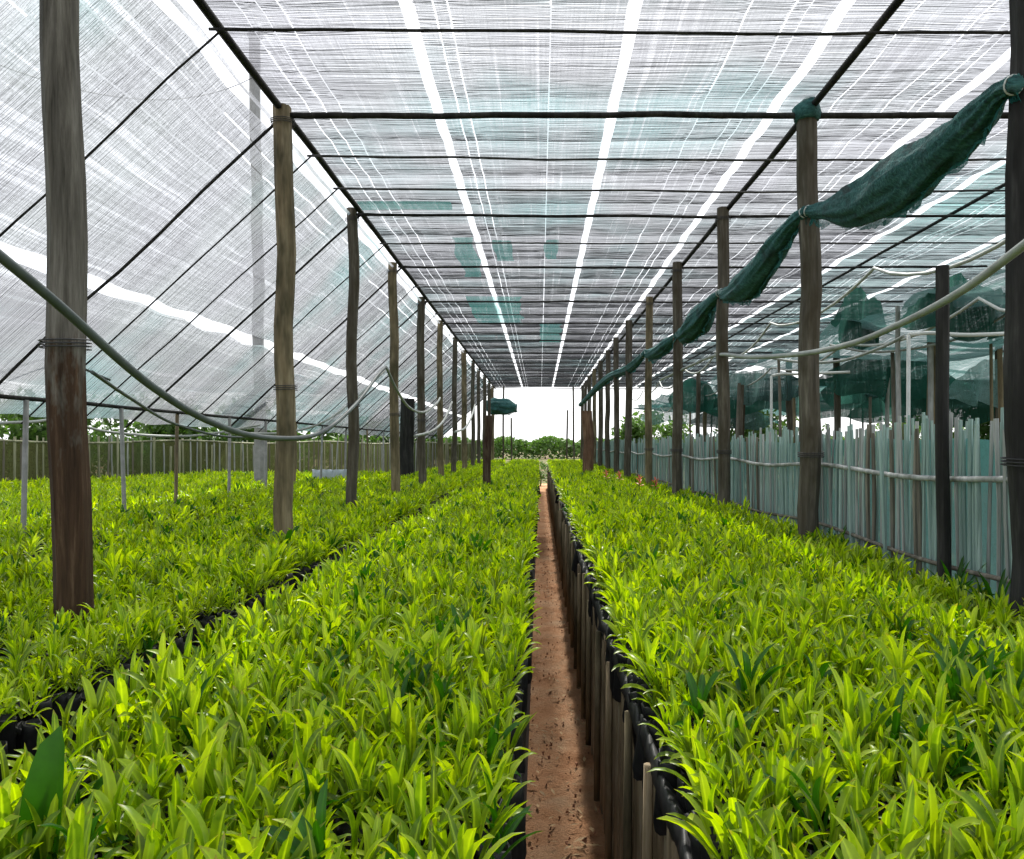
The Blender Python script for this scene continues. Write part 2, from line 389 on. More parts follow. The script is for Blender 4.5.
for k in range(13):
    lab = RL[k] if k < 2 else f'{ordn[k]} post from the front in the right row along the stake fence'
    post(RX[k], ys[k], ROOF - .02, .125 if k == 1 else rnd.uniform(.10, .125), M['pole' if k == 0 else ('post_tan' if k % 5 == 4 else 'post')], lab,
         (-.04 if k == 1 else rnd.uniform(-.02, .02), 0), 'posts of the right row', tie=M['roll'] if k == 1 else None)
post(-.735, 10.8, 2.02, .115, M['post_brown'], 'short thick stump post standing alone in the bed left of the path')
post(.98, 15.6, 2.30, .24, M['post_red'], 'stout short reddish post at the far end of the right bed', rnd_=True)
post(-2.45, 14.0, 2.45, .26, M['pole'], 'black stubby post among the far left posts')
post(1.80, 3.40, 2.40, .055, M['pole'], 'thin dark post standing in the stake fence beside the nearest right post', (.0, 0))
post(-4.28, 11.7, 8.0, .17, M['concrete'], 'tall pale concrete pole rising above the sloping net on the left', (-.12, 0), name='concrete_pole', rnd_=True)

# ------------------------------------------------------------------ roof poles
def pole(a, b, r, label, group=None, name='roof_pole', mat='pole', n=14, wig=.012, sagd=0):
    a, b = Vector(a), Vector(b); sd_ = rnd.random()*90
    pts = []
    for i in range(n + 1):
        p = a.lerp(b, i/n); t = i/n
        pts.append(p + Vector((0, noise.noise(Vector((sd_, i*.5, 0)))*wig, noise.noise(Vector((sd_+5, i*.5, 0)))*wig - sagd*4*t*(1-t))) - a)
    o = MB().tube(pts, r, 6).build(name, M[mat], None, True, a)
    return tag(o, label, 'pole', group)
SL = .92
XE = 5.35
def zs(x): return ROOF - SL * (abs(x) - 1.66)
# poles along the two post rows
pole((-1.66, .6, ROOF-.03), (-1.72, 29.2, ROOF-.03), .024, 'long dark pole running over the tops of the left post row', n=50)
pole((1.78, .6, ROOF-.03), (1.56, 29.2, ROOF-.03), .022, 'long dark pole running over the tops of the right post row', n=50)
pole((3.9, .8, ROOF-.03), (3.75, 29.2, ROOF-.03), .018, 'thin dark pole running lengthwise under the right part of the roof', n=40)
pole((-3.66, 1.2, zs(3.66)-.03), (-3.66, 29, zs(3.66)-.03), .016, 'thin pole along the low edge of the sloping net', n=40)
PY = [2.8, 3.9, 4.9, 5.55, 6.25] + [7.0 + 1.05*k for k in range(22)]
for i, y in enumerate(PY):
    big = abs(((y - 2.8) / 2.1) - round((y - 2.8) / 2.1)) < .02
    if y < 9.2:
        lab = {0: 'roof pole joining the two nearest posts overhead', 1: 'thin roof pole highest in the picture, nearest to the viewer', 2: 'thick dark roof pole joining the second posts of both rows'}.get(i, f'thin roof pole crossing the nave, {ordn[i-1]} from the top of the picture')
        gr = 'roof poles crossing the house'
    else: lab, gr = 'thin dark roof pole crossing far down the house', 'far roof poles crossing the house'
    if 9.2 <= y < 14: lab = f'thin dark roof pole, {nums[i-1]} from the top of the picture'
    dz = rnd.uniform(-.015, .015)
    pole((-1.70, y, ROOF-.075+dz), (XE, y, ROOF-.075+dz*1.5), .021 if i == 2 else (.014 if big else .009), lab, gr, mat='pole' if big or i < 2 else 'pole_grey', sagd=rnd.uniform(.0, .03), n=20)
    lab2 = f'dark rafter slanting down under the left net, {ordn[i]} from the front' if i < 10 else 'thin rafter slanting under the far left net'
    pole((-1.66, y+.03, ROOF-.07), (-3.80, y+.03+rnd.uniform(-.06, .06), zs(3.80)-.07), .011 if big else .0065, lab2, 'rafters under the sloping left net' if i < 10 else 'far rafters under the sloping left net', 'rafter', n=8, wig=.02)

# ------------------------------------------------------------------ shade nets
def zrib(y):
    # cloth lies on the cross poles and bellies between them
    for a, c in zip(PY, PY[1:]):
        if a <= y < c: t = (y - a) / (c - a); return -.028 * 4 * t * (1 - t) * min(1, (c-a)/.7)
    return 0
def sheet(f, x0, x1, y0, y1, mat, label, nx=4, dy=.1, edge=.0, cord=.0085, cat='shade net', name='shade_net', ch=.0018, cw=.0015, cordmat=None, group=None, slits=0):
    sd_ = rnd.random()*70; e0 = Vector((0, y0, 0)); ny = int((y1-y0)/dy); mb = MB()
    xs = [x0 + (x1-x0)*i/nx for i in range(nx + 1)]; slit = set()
    if slits:                                            # narrow lengthwise slits where threads have slipped
        for c in sorted(rnd.uniform(x0+.06, x1-.06) for _ in range(slits)):
            if min(abs(c - q) for q in xs) > .02: xs += [c - .0038, c + .0038]
        xs.sort()
        slit = {i for i in range(len(xs)-1) if xs[i+1] - xs[i] < .008}
    nx = len(xs) - 1
    for j in range(ny + 1):
        y = y0 + (y1-y0)*j/ny
        for i, x in enumerate(xs):
            if i == 0: x += edge*noise.noise(Vector((sd_, y*2.2, 0)))
            elif i == nx: x += edge*noise.noise(Vector((sd_+20, y*2.2, 0)))
            else: x += edge*.6*noise.noise(Vector((sd_+x0, y*.8, 0)))*min(1, 4*(x-x0)*(x1-x)/.2)
            mb.v.append(Vector((x, y, f(x, y))) - e0)
    for j in range(ny):
        for i in range(nx):
            if i in slit and noise.noise(Vector((sd_+i*3.7, j*dy*.35, 0))) > .02 and j % 37: continue
            a = j*(nx+1)+i; mb.f.append((a, a+1, a+nx+2, a+nx+1))
    o = tag(mb.build(name, mat, None, True, e0), label, cat, group)
    if cord:
        cb = MB(); y = max(y0, .8) + .02; q = 0
        while y < y1:
            h = ch * rnd.uniform(.5, 1.5)
            for x in xs:
                yj = y + rnd.uniform(-.006, .006); z = f(x, y) - .002
                cb.v += [(x, yj - y0, z - h), (x, yj - y0, z)]
            for i in range(nx):
                if i in slit: continue
                a = q + 2*i; cb.f.append((a, a+2, a+3, a+1))
            q += 2*(nx+1); y += cord * rnd.uniform(.6, 1.4)
        tag(cb.build('weft_cords', cordmat or M['cord'], o), kind='stuff')
    return o
def flat(x, y): return ROOF + .02 + zrib(y) + .012*noise.noise(Vector((x*2, y*1.5, 0)))
def slope(x, y): return zs(x) + .0 + zrib(y)*.6 + .015*noise.noise(Vector((x*2, y*1.3, 7)))
NE = 28.8
SEAM = [(-1.72, -.705, 'net', 'grey roof net strip beside the left post row'), (-.638, .447, 'net', 'grey roof net strip over the path, between the two central white gaps'),
        (.512, 1.50, 'net', 'grey roof net strip between the path and the right post row'), (1.57, 2.60, 'net', 'pale roof net strip just outside the right post row'),
        (2.67, 3.55, 'net', 'grey roof net strip over the ground behind the stake fence'), (3.63, 4.86, 'net_teal', 'greenish roof net strip, second from the right edge of the roof'),
        (4.95, 5.9, 'net_teal', 'greenish roof net strip at the right edge of the roof')]
for x0, x1, m, lab in SEAM: sheet(flat, x0, x1, -7, NE, M[m], lab, 4, .1, .018, slits=4)
sheet(slope, -1.755, -1.735, -7, NE, M['net_slope'], 'narrow hem of roof net folded over the left row pole', 1, .2, .004, None)
sheet(slope, -2.86, -1.795, -7, NE, M['net_slope'], 'upper strip of sloping net at left', 4, .1, .02, .012, slits=3)
sheet(slope, -3.80, -2.93, -7, NE, M['net_slope'], 'lower strip of sloping net at left, below the long white gap', 4, .1, .03, .012)
sheet(lambda x, y: 2.75 + .06*noise.noise(Vector((x*.8, y*.8, 0))), -9.6, -3.95, -3, 17, M['net'], 'grey net of the next bay beyond the low edge of the sloping net', 10, .2, .05, None)
# green mended pieces lying on the roof poles
for (x0, x1, y0, y1, lab) in ((-1.66, -.80, 6.75, 7.05, 'green net patch across the roof beside the third left post'), (-.95, -.72, 8.0, 9.8, 'long narrow green net patch left of the left white gap'),
                              (-.50, -.30, 8.1, 9.0, 'small green net patch right of the left white gap'), (.06, .2, 8.1, 8.9, 'smallest green net patch near the middle of the roof'),
                              (-1.1, -.3, 11.2, 13.6, 'large green net patch far down the roof'), (.0, .4, 13.5, 16, 'far green net patch left of the right white gap')):
    sheet(lambda x, y: flat(x, y) - .03, x0, x1, y0, y1, M['net_green'], lab, 4, .06, .07, None, 'net patch', 'net_patch', group='green patches in the roof net')

# ------------------------------------------------------------------ rolled net on the right row
def roll(pts, rads, label):
    P = smooth_path(pts, 14); Rr = []
    for i in range(len(P)):
        t = i/14; k = min(int(t), len(rads)-2); u = t-k; u = u*u*(3-2*u); Rr.append(rads[k]*(1-u)+rads[k+1]*u)
    sd_ = rnd.random()*40; a = Vector(P[0])
    o = MB().tube([p - a for p in P], Rr, 40, True, lambda i, k, p: 1 + .34*noise.noise(Vector((math.cos(k*.157)*3.2+sd_, math.sin(k*.157)*3.2, i*.055))) + .16*abs(noise.noise(Vector((math.cos(k*.157)*7+i*.05, math.sin(k*.157)*7, i*.10+sd_)))) + .05*noise.noise(Vector((k*.9, i*.7, sd_)))).build('rolled_net', M['roll'], None, True, a)
    fb = MB(); m = len(P)                                # loose frayed edge of the cloth hanging below the bundle
    for i, p in enumerate(P):
        d = Rr[i]; q = .02 + .06*abs(noise.noise(Vector((i*.21, sd_, 0)))) + .03*noise.noise(Vector((i*.9, sd_, 4)))
        if i in (0, m-1): q = 0
        c = p - a - Vector((0, 0, d*.8)); sw = .03*noise.noise(Vector((i*.3, 2, sd_)))
        fb.v += [c + Vector((d*.35, 0, 0)), c + Vector((d*.2 + sw, 0, -d*.25 - q*.5)), c + Vector((d*.1 + sw*2, 0, -d*.25 - q))]
    for i in range(m-1):
        for k in range(2): z = i*3+k; fb.f.append((z, z+1, z+4, z+3))
    fb.build('loose_edge', M['roll_edge'], o, True)
    for i in (2, m-3):
        t = (P[i+1]-P[i-1]).normalized(); n_ = t.cross(Vector((0, 0, 1))).normalized(); b_ = t.cross(n_); rr = Rr[i]*1.04 + .002
        MB().tube([P[i] - a + (n_*math.cos(2*math.pi*k/14) + b_*math.sin(2*math.pi*k/14))*rr for k in range(15)], .004, 5).build('tie_string', M['pipe'], o, True)
    return tag(o, label, 'rolled net', 'rolled green net slung along the right posts')
roll([at(1016, 84, 2.74), at(1000, 92, 2.85), at(976, 122, 3.05), at(940, 152, 3.3), at(903, 181, 3.65), at(861, 203, 4.15), at(822, 211, 4.7), at(806, 211, 4.84)], [.03, .035, .065, .085, .118, .105, .045, .03],
     'thickest sagging roll of dark teal net between the two nearest right posts')
roll([at(806, 211, 4.83), at(792, 225, 5.0), at(772, 254, 5.4), at(748, 285, 6.0), at(729, 294, 6.6), at(721, 292, 6.9)], [.03, .05, .085, .105, .06, .03], 'second sagging roll of dark teal net, between second and third right posts')
roll([at(721, 292, 6.9), at(712, 302, 7.2), at(698, 322, 7.8), at(686, 334, 8.4), at(678, 334, 9.0)], [.03, .06, .12, .09, .03], 'third sagging roll of dark net, behind the third right post')
roll([at(678, 334, 9.0), at(664, 348, 9.7), at(652, 354, 10.5), at(646, 352, 11.1)], [.03, .08, .08, .03], 'fourth sagging roll of dark net along the right posts')
roll([at(646, 352, 11.1), at(630, 368, 13.2), at(606, 380, 17.3), at(580, 405, 23)], [.04, .07, .07, .05], 'thin dark net roll trailing off along the far right posts')

roll([at(484, 404, 26.5), at(494, 406, 26.5), at(506, 407, 26.5), at(517, 408, 26.5)], [.12, .26, .24, .12], 'short bundle of dark green net hanging at the far end of the house')

roll([at(220, 418, 9.6), at(240, 408, 9.6), at(258, 395, 9.7), at(276, 380, 9.8)], [.03, .09, .08, .03], 'dark fold of net slung low beside the concrete pole on the left')

# ------------------------------------------------------------------ hoses and pipes
def hose(pts, r, label, mat='hose', cat='hose', group=None, name='hose', k=8, raw=False):
    P = [Vector(p) for p in pts] if raw else smooth_path(pts, k); a = P[0]
    return tag(MB().tube([p - a for p in P], r, 8).build(name, M[mat], None, True, a), label, cat, group)
def hx(px, py, X): Y = FPX*X/(px-540); return at(px, py, Y)
hose([hx(-160, 118, -1.5), hx(-70, 200, -1.5), hx(0, 256, -1.5), hx(60, 306, -1.5), hx(150, 385, -1.5), hx(215, 424, -1.5), hx(270, 438, -1.5), hx(320, 433, -1.5), hx(355, 405, -1.55), hx(378, 375, -1.62), hx(386, 367, -1.66)], .0155,
     'thick dark grey hose sagging from upper left across the two nearest left posts', 'hose_dark')
hose([hx(1120, 170, 1.55), hx(1024, 245, 1.55), hx(960, 292, 1.55), hx(900, 324, 1.55), hx(850, 344, 1.55), hx(800, 354, 1.55), hx(750, 357, 1.6), hx(717, 355, 1.66), hx(690, 366, 1.7), hx(660, 380, 1.62)], .0155,
     'pale grey hose sagging across the tall grey post on the right')
hose([hx(386, 367, -1.66), hx(398, 392, -1.63), hx(410, 408, -1.63), hx(424, 412, -1.63), hx(436, 404, -1.63), hx(440, 398, -1.63)], .016, 'first small pale hose loop beyond the third left post', group=None)
hose([hx(415, 436, -1.5), hx(432, 431, -1.5), hx(444, 420, -1.5), hx(452, 402, -1.58)], .017, 'pale hose curling up to the fifth left post')
hose([hx(455, 432, -1.45), hx(465, 428, -1.45), hx(471, 418, -1.5), hx(475, 405, -1.5)], .02, 'farthest small pale hose loop among the left posts')
hose([at(225, 433, 6.8), at(290, 432, 7.2), at(335, 415, 7.5), at(385, 371, 8.3)], .010, 'thin pale hose rising to the third left post behind the thick hose')
hose([at(92, 372, 4.2), at(130, 398, 5), at(175, 424, 6), at(230, 437, 7), at(280, 434, 8)], .011, 'thin dark hose hanging behind the nearest left post', 'hose_dark')
hose([at(-40, 424, 6.6), at(30, 422, 6.6), at(62, 420, 6.6), at(110, 432, 7.4), at(190, 436, 8.0), at(260, 425, 8.6)], .013, 'pale hose running level along the back of the left bed')
hose([at(-30, 385, 5.0), at(20, 366, 5.2), at(58, 360, 5.4), at(110, 380, 5.8)], .009, 'thin dark hose arching at the far left edge', 'hose_dark')
# pipe risers behind the stake fence
def riser(px, py, Y, tail, label):
    p = at(px, py, Y); e = tag(empty('water_pipe', (p.x, p.y, 0)), label, 'pipe', 'water pipes behind the stake fence')
    MB().tube([(0, 0, 0), (0, 0, p.z*.5), (.004, 0, p.z)], .013, 8).build('riser', M['pipe'], e, True)
    q = [Vector((.004, 0, p.z))] + [t - Vector((p.x, p.y, 0)) for t in tail]
    MB().tube(smooth_path(q, 5), .013, 8).build('spout', M['pipe'], e, True)
riser(908, 335, 5.0, [at(930, 333, 5.0), at(970, 335, 4.9), at(1040, 332, 4.8)], 'pale water pipe with a long level arm nearest behind the stakes')
riser(771, 376, 7.6, [at(782, 374, 7.6), at(800, 374, 7.6), at(850, 372, 7.4)], 'pale water pipe with a short arm behind the tall grey post')
hose([at(904, 336, 5.0), at(880, 348, 5.4), at(840, 361, 6), at(800, 362, 6.4), at(760, 356, 7)], .011, 'thin pale hose drooping behind the tall grey post')
hose([at(830, 345, 8), at(880, 352, 7.6), at(960, 338, 7.2), at(1030, 300, 6.6)], .012, 'pale hose hanging under the dark nets at far right')
for X, z, r_, lab in ((2.55, 2.95, .012, 'thin pale hose slung lengthwise just behind the stake fence'), (3.35, 2.72, .013, 'pale hose slung lengthwise along the edge of the dark nets')):
    P = []
    for k in range(7): P += sag((X, 3.2 + 2.6*k, z), (X, 5.8 + 2.6*k, z + rnd.uniform(-.05, .05)), rnd.uniform(.12, .3), 10)[:-1]
    hose(P, r_, lab, 'pipe', raw=True)
hose(sag(at(-60, 40, 6), (-4.40, 11.6, 7.2), .4), .006, 'thin wire from the concrete pole to the upper left', 'wire', 'wire', name='wire', raw=True)

# ------------------------------------------------------------------ stake fences
def stake_mesh(r, mat):
    n = 5; pts = [(rnd.uniform(-.006, .006), rnd.uniform(-.006, .006), j/n) for j in range(n+1)]
    return MB().tube(pts, [r*rnd.uniform(.8, 1.1) for _ in pts], 5).mesh('stake', M[mat])
stk = [stake_mesh(rnd.uniform(.007, .0125), m) for m in ('stake_teal',)*9 + ('stake_grey',)*3 + ('stake_brown',)*1]
f = tag(empty('stake_fence', (1.88, 2.0, 0)), 'low fence of close teal-grey stakes behind the right bed', 'fence')
y = 2.0; cnt = 0; far = MB()
def fx(y): return 1.90 - .012 * max(0, y - 4)
while y < 27:
    h = 1.70 + .05*noise.noise(Vector((y*.9, 0, 0))) + rnd.gauss(0, .026); x = fx(y) + rnd.uniform(-.012, .02) - 1.88
    if cnt < 300:
        s = link('stake', rnd.choice(stk), f, (x, y - 2.0, 0), (rnd.gauss(0, .014), rnd.gauss(0, .01), rnd.uniform(0, 6)), (1, 1, h)); cnt += 1
    else: far.tube([(x, y-2, 0), (x + rnd.uniform(-.02,.02), y-2+rnd.uniform(-.03,.03), h)], .014, 4)
    y += (rnd.uniform(.018, .034) if y < 5.5 else rnd.uniform(.034, .062)) if y < 12.5 else rnd.uniform(.06, .12)
if far.v: tag(far.build('far_stakes', M['stake_teal'], f), kind='stuff')
pts = [(fx(2.0+.5*i) - 1.88 - .035, .5*i, 1.455 + .018*math.sin(i*1.3) ) for i in range(50)]
MB().tube(smooth_path(pts, 2), .014, 7).build('rail', M['stake_grey'], f, True)
pts = [(fx(2.0+.5*i) - 1.88 - .030, .5*i, 1.06 + .02*math.sin(i*1.1+1)) for i in range(50)]
MB().tube(smooth_path(pts, 2), .011, 7).build('rail', M['stake_brown'], f, True)
mb = MB()
for j in range(126):
    yy = .2*j; xx = fx(2+yy) - 1.88 + .045
    for i in range(5):
        z = .2 + 1.43*i/4 + (.04*noise.noise(Vector((yy*1.4, 3, 0))) if i == 4 else 0)
        mb.v.append((xx + .02*noise.noise(Vector((yy*2, z*2, 0))), yy, z))
for j in range(125):
    for i in range(4): a = j*5+i; mb.f.append((a, a+5, a+6, a+1))
mb.build('fence_net', M['net_fence'], f, True)
# left fence: pale sticks in front of olive netting
fA, fB = Vector((-9.2, 10.2, 0)), Vector((-2.15, 26.0, 0)); L = (fB - fA).length; ang = math.atan2(fB.y-fA.y, fB.x-fA.x)
f2 = tag(empty('stake_fence', fA), 'low fence of thin pale sticks over olive netting at the back left', 'fence'); f2.rotation_euler = (0, 0, ang)
stk2 = [stake_mesh(rnd.uniform(.012, .02), m) for m in ('stake_olive', 'stake_olive', 'stake_grey', 'stake_brown')]
x = .2
while x < L:
    link('stake', rnd.choice(stk2), f2, (x, -.03, 0), (rnd.gauss(0, .015), rnd.gauss(0, .015), rnd.uniform(0, 6)), (1, 1, 1.72 + rnd.gauss(0, .06))); x += rnd.uniform(.07, .17)
pts = [(i*.6, -.05, 1.66 + .03*math.sin(i*.9)) for i in range(int(L/.6)+1)]
MB().tube(pts, .018, 6).build('rail', M['stake_olive'], f2, True)
mb = MB(); n = int(L/.25)
for j in range(n + 1):
    xx = L*j/n
    for i in range(5): mb.v.append((xx, .03*noise.noise(Vector((xx*2, i*1.0, 0))) + .03, .1 + 1.56*i/4))
for j in range(n):
    for i in range(4): a = j*5+i; mb.f.append((a, a+5, a+6, a+1))
mb.build('fence_net', M['net_olive'], f2, True)
# light poles that prop up the low edge of the sloping net
for i, y in enumerate([4.3, 5.4, 6.62, 7.72, 8.9, 10.1, 11.4, 12.8, 14.4, 16, 18]):
    o = MB().tube([(0, 0, 0), (rnd.uniform(-.02,.02), 0, 1.0), (rnd.uniform(-.03,.03), 0, zs(3.66) - .04)], .018, 7).build('prop_pole', M['post_tan' if i % 3 == 0 else 'concrete'], None, True, (-3.66 + rnd.uniform(-.05, .05), y, 0))
    tag(o, f'thin pale prop under the low net edge at left, {ordn[i]} from the front', 'prop', 'props under the low net edge')
# pale sheet low at the back of the left bed
mb = MB()
for j in range(13):
    for i in range(4):
        mb.v.append((j*.05, .03*math.sin(j*1.7+i), .74 + .08*i + .02*noise.noise(Vector((j*.8, i, 0)))))
for j in range(12):
    for i in range(3): a = j*4+i; mb.f.append((a, a+4, a+5, a+1))
o = mb.build('plastic_sheet', M['tarp'], None, True, (-3.9, 13.0, .2)); o.modifiers.new('thick', 'SOLIDIFY').thickness = .01
tag(o, 'pale bluish plastic sheet low behind the left seedlings', 'sheet')

# ------------------------------------------------------------------ neighbouring shade houses on the right
def drape(x0, x1, y0, y1, z, amp, mat, label, seed, nx=14, ny=40, dip=.0, tilt=0):
    def fz(x, y):
        u = (x-x0)/(x1-x0); v = (y-y0)/(y1-y0)
        return z + tilt*(u-.5) + amp*noise.noise(Vector((x*.9+seed, y*.55, 0))) + amp*.5*noise.noise(Vector((x*2.4+seed, y*1.7, 3))) - dip*4*u*(1-u) - .12*abs(math.sin(y*1.5+seed))*(1 if dip else .3)
    return sheet(fz, x0, x1, y0, y1, mat, label, nx, (y1-y0)/ny, .10, None, group='nets of the neighbouring shade houses')
drape(3.3, 6.0, 4.6, 12, 2.95, .14, M['net_dark'], 'nearest dark net sagging low behind the stake fence', 3, dip=.16)
drape(6.3, 10, 6.5, 18, 3.05, .18, M['net_dark'], 'dark net hanging beyond the nearest low net at far right', 8, dip=.22)
drape(10.4, 16, 9, 24, 3.1, .2, M['net_dark'], 'farthest right dark net with torn edge', 14, dip=.2)
drape(3.1, 6.0, 12.6, 26, 2.9, .13, M['net_dark'], 'long dark net over the far ground behind the stakes', 21, dip=.13)
drape(6.4, 11, 19, 30, 3.0, .15, M['net_dark'], 'dark net at the far back right', 27, dip=.1)
def hang(x0, x1, y, z0, z1, mat, label, seed, dy=0):
    mb = MB(); nx, nz = 26, 8; a = Vector((x0, y, 0))
    for i in range(nx+1):
        u = i/nx; top = z1 - (z1-z0)*(.60*abs(2*u-1)**2.2 + .22*noise.noise(Vector((seed, u*4, 0))) + .10*noise.noise(Vector((seed, u*13, 2)))); bot = z0 + (z1-z0)*(.35*noise.noise(Vector((seed+4, u*5, 0))) + .25*(2*u-1)**2)
        for k in range(nz+1):
            t = k/nz; mb.v.append(((x1-x0)*u, dy*u + .10*math.sin(u*19+t*2+seed)*(.4+t) , top + (bot-top)*t))
    for i in range(nx):
        for k in range(nz): q = i*(nz+1)+k; mb.f.append((q, q+1, q+nz+2, q+nz+1))
    return tag(mb.build('hanging_net', mat, None, True, a), label, 'hanging net', 'nets hanging in the neighbouring shade houses')
def hp(p0, p1, y, z0, z1, m, lab, seed, dy): hang((p0-540)*y/FPX, (p1-540)*y/FPX, y, z0, z1, M[m], lab, seed, dy)
hp(832, 915, 8, 2.66, 3.3, 'net_moss', 'green net bunched like a leafy mound under the right roof', 2, .6)
hp(905, 1080, 6.4, 2.55, 3.05, 'net_moss', 'dark net bunched at far right under the hose', 5, .6)
hp(715, 830, 12, 2.30, 2.85, 'net_dark', 'dark net edge hanging between the second and third right posts', 9, .8)
hp(700, 960, 17, 2.25, 2.9, 'net_moss', 'greenish net hanging far behind the stakes', 12, 1.2)
hp(815, 1000, 10, 2.2, 2.85, 'net_moss', 'ragged dark net edge hanging right of the tall grey post', 15, .7)
hp(950, 1100, 8.2, 2.0, 2.6, 'net_teal', 'pale greenish net hanging low at the right edge', 19, .5)
hp(850, 1060, 13, 1.95, 2.5, 'net_moss', 'low dark net curtain behind the stakes at right', 31, 1.5)
hp(820, 960, 15, 2.35, 3.1, 'net_moss', 'dark green net hung behind the green mound at right', 41, 1.0)
hp(668, 730, 15, 2.25, 2.9, 'net_moss', 'narrow dark green net hanging beside the third right post', 47, .6)
hp(690, 800, 19, 2.0, 2.55, 'net_dark', 'low dark net curtain far behind the third right post', 37, 1.5)
drape(6.5, 14, 12, 19, 2.75, .15, M['net_dark'], 'lower dark net slung under the far right nets', 44, dip=.15)
hp(640, 760, 22, 2.2, 2.8, 'net_teal', 'pale net hanging far back between the right posts', 23, .5)
i = 0
for (x, y) in [(4.1, 6.0), (4.2, 8.2), (4.1, 10.4), (4.2, 12.8), (4.1, 15.5), (5.6, 9.3), (6.0, 7.3), (6.9, 11), (7.1, 8.6), (7.1, 14), (9, 12), (10.6, 16), (10.7, 13), (6.4, 18), (5.2, 20), (4.0, 18.5), (3.9, 21.5), (8.6, 17.6), (3.0, 14.5)]:
    post(x, y, 3.0, rnd.uniform(.08, .12), M[rnd.choice(['post', 'post', 'post_brown', 'pole', 'post_tan'])], 'weathered post under the neighbouring dark nets behind the stake fence', (rnd.uniform(-.05, .05), 0), 'posts under the neighbouring nets')
for (x, y, z, lab) in ((-1.32, 27.2, 3.7, 'thin pole closing the far end, left of the opening'), (-1.02, 28.0, 2.6, 'short thin stick at the far end below the dark net bundle'), (1.22, 27.4, 3.7, 'thin pole closing the far end, right of the opening'), (.98, 28.3, 2.9, 'short thin stick at the right of the far opening')):
    post(x, y, z, .07, M['post'], lab, (rnd.uniform(-.05, .05), 0), None, 'thin_stick', rnd_=True)
for k in range(26):
    y = rnd.uniform(7, 22); x = rnd.uniform(2.5, .62*y)
    post(x, y, rnd.uniform(2.1, 3.0), rnd.uniform(.03, .055), M[rnd.choice(['post_tan', 'stake_grey', 'post', 'stake_brown'])], 'thin stick standing under the neighbouring nets behind the stake fence', (rnd.uniform(-.08, .08), 0), 'thin sticks under the neighbouring nets', 'thin_stick', rnd_=True)
for i, (y, z, x0, x1) in enumerate([(6.4, 2.86, 3.9, 9), (9.4, 2.8, 3.9, 12), (13.2, 2.75, 3.9, 14)]):
    pole((x0, y, z), (x1, y + .3, z + .05), .018, ['nearest', 'second', 'farthest'][i] + ' level pole carrying the neighbouring dark nets', 'poles of the neighbouring shade houses', sagd=.05)

# ------------------------------------------------------------------ trees and hedges outside
def tree(x, y, h, rx, label, n=2600, trunk=.08, zc=.6, ls=.13):
    e = tag(empty('tree', (x, y, 0)), label, 'tree')
    mb = MB(); mb.tube([(0, 0, 0), (.03, .02, h*.3), (-.03, 0, h*.6)], [trunk, trunk*.8, trunk*.4], 8)
    cl = []
    for k in range(16):
        a = rnd.uniform(0, 6.28); q = rnd.uniform(.2, 1); c = Vector((math.cos(a)*rx*q*.8, math.sin(a)*rx*q*.8, h*(zc + (1-zc)*rnd.uniform(-1, .95)*math.sqrt(max(0, 1-q*q*.6))))); cl.append((c, rnd.uniform(.25, .5)*rx))
        if k < 6: mb.tube([(0, 0, h*.3), c*.5 + Vector((0, 0, h*.12)), c], [trunk*.5, trunk*.3, trunk*.1], 5)
    mb.build('trunk', M['bark'], e, True)
    cr = MB()
    for k in range(n):
        c, r = rnd.choice(cl); d = Vector((rnd.gauss(0, 1), rnd.gauss(0, 1), rnd.gauss(0, .8))).normalized() * r * rnd.random() ** .45; p = c + d
        if p.z < .1: continue
        u = Vector((rnd.gauss(0,1), rnd.gauss(0,1), rnd.gauss(0,1))).normalized(); v = u.cross(Vector((rnd.gauss(0,1), rnd.gauss(0,1), rnd.gauss(0,1)))).normalized(); s = ls*rnd.uniform(.5, 1.2)
        cr.add([p - u*s, p + v*s*.4, p + u*s, p - v*s*.4], [(0, 1, 2, 3)])
    cr.build('crown', M['tree'], e)
tree(-9.6, 14.5, 2.6, 1.3, 'bushy green tree behind the olive fence at the left edge')
tree(-8.2, 17.5, 2.4, 1.3, 'small green tree seen behind the nearest left post')
tree(-6.0, 25, 2.4, 1.6, 'low green tree behind the middle of the olive fence')
tree(-13, 24, 3.0, 2.4, 'broad tree farthest left beyond the olive fence', 3000)
tree(7.4, 27, 3.0, 1.7, 'low green tree beyond the dark nets on the right')
tree(12.5, 20, 2.9, 1.6, 'green tree below the dark nets at the right edge')
tree(.02, 29.6, 1.05, .55, 'small low shrub closing the far end of the path', 900, .03, .55, .05)
tree(-7.2, 19.5, 2.5, 1.4, 'rounded green bush behind the olive fence, right of the nearest left post')
tree(-11.4, 12.6, 2.5, 1.3, 'green bush low at the left picture edge behind the fence')
tree(-4.6, 26.5, 2.5, 1.5, 'green bush behind the right half of the olive fence')
tree(10, 33, 3.6, 2.2, 'rounded tree seen through the gaps between the right posts', 3000)
tree(16, 31, 3.4, 2.4, 'wide dark tree low at the far right behind the hanging nets', 3000)
tree(5.4, 34, 3.0, 1.5, 'slim green tree just right of the far end of the stakes')
tree(3.6, 30, 2.7, 1.2, 'small tree at the far end of the stake fence')
hb = MB()
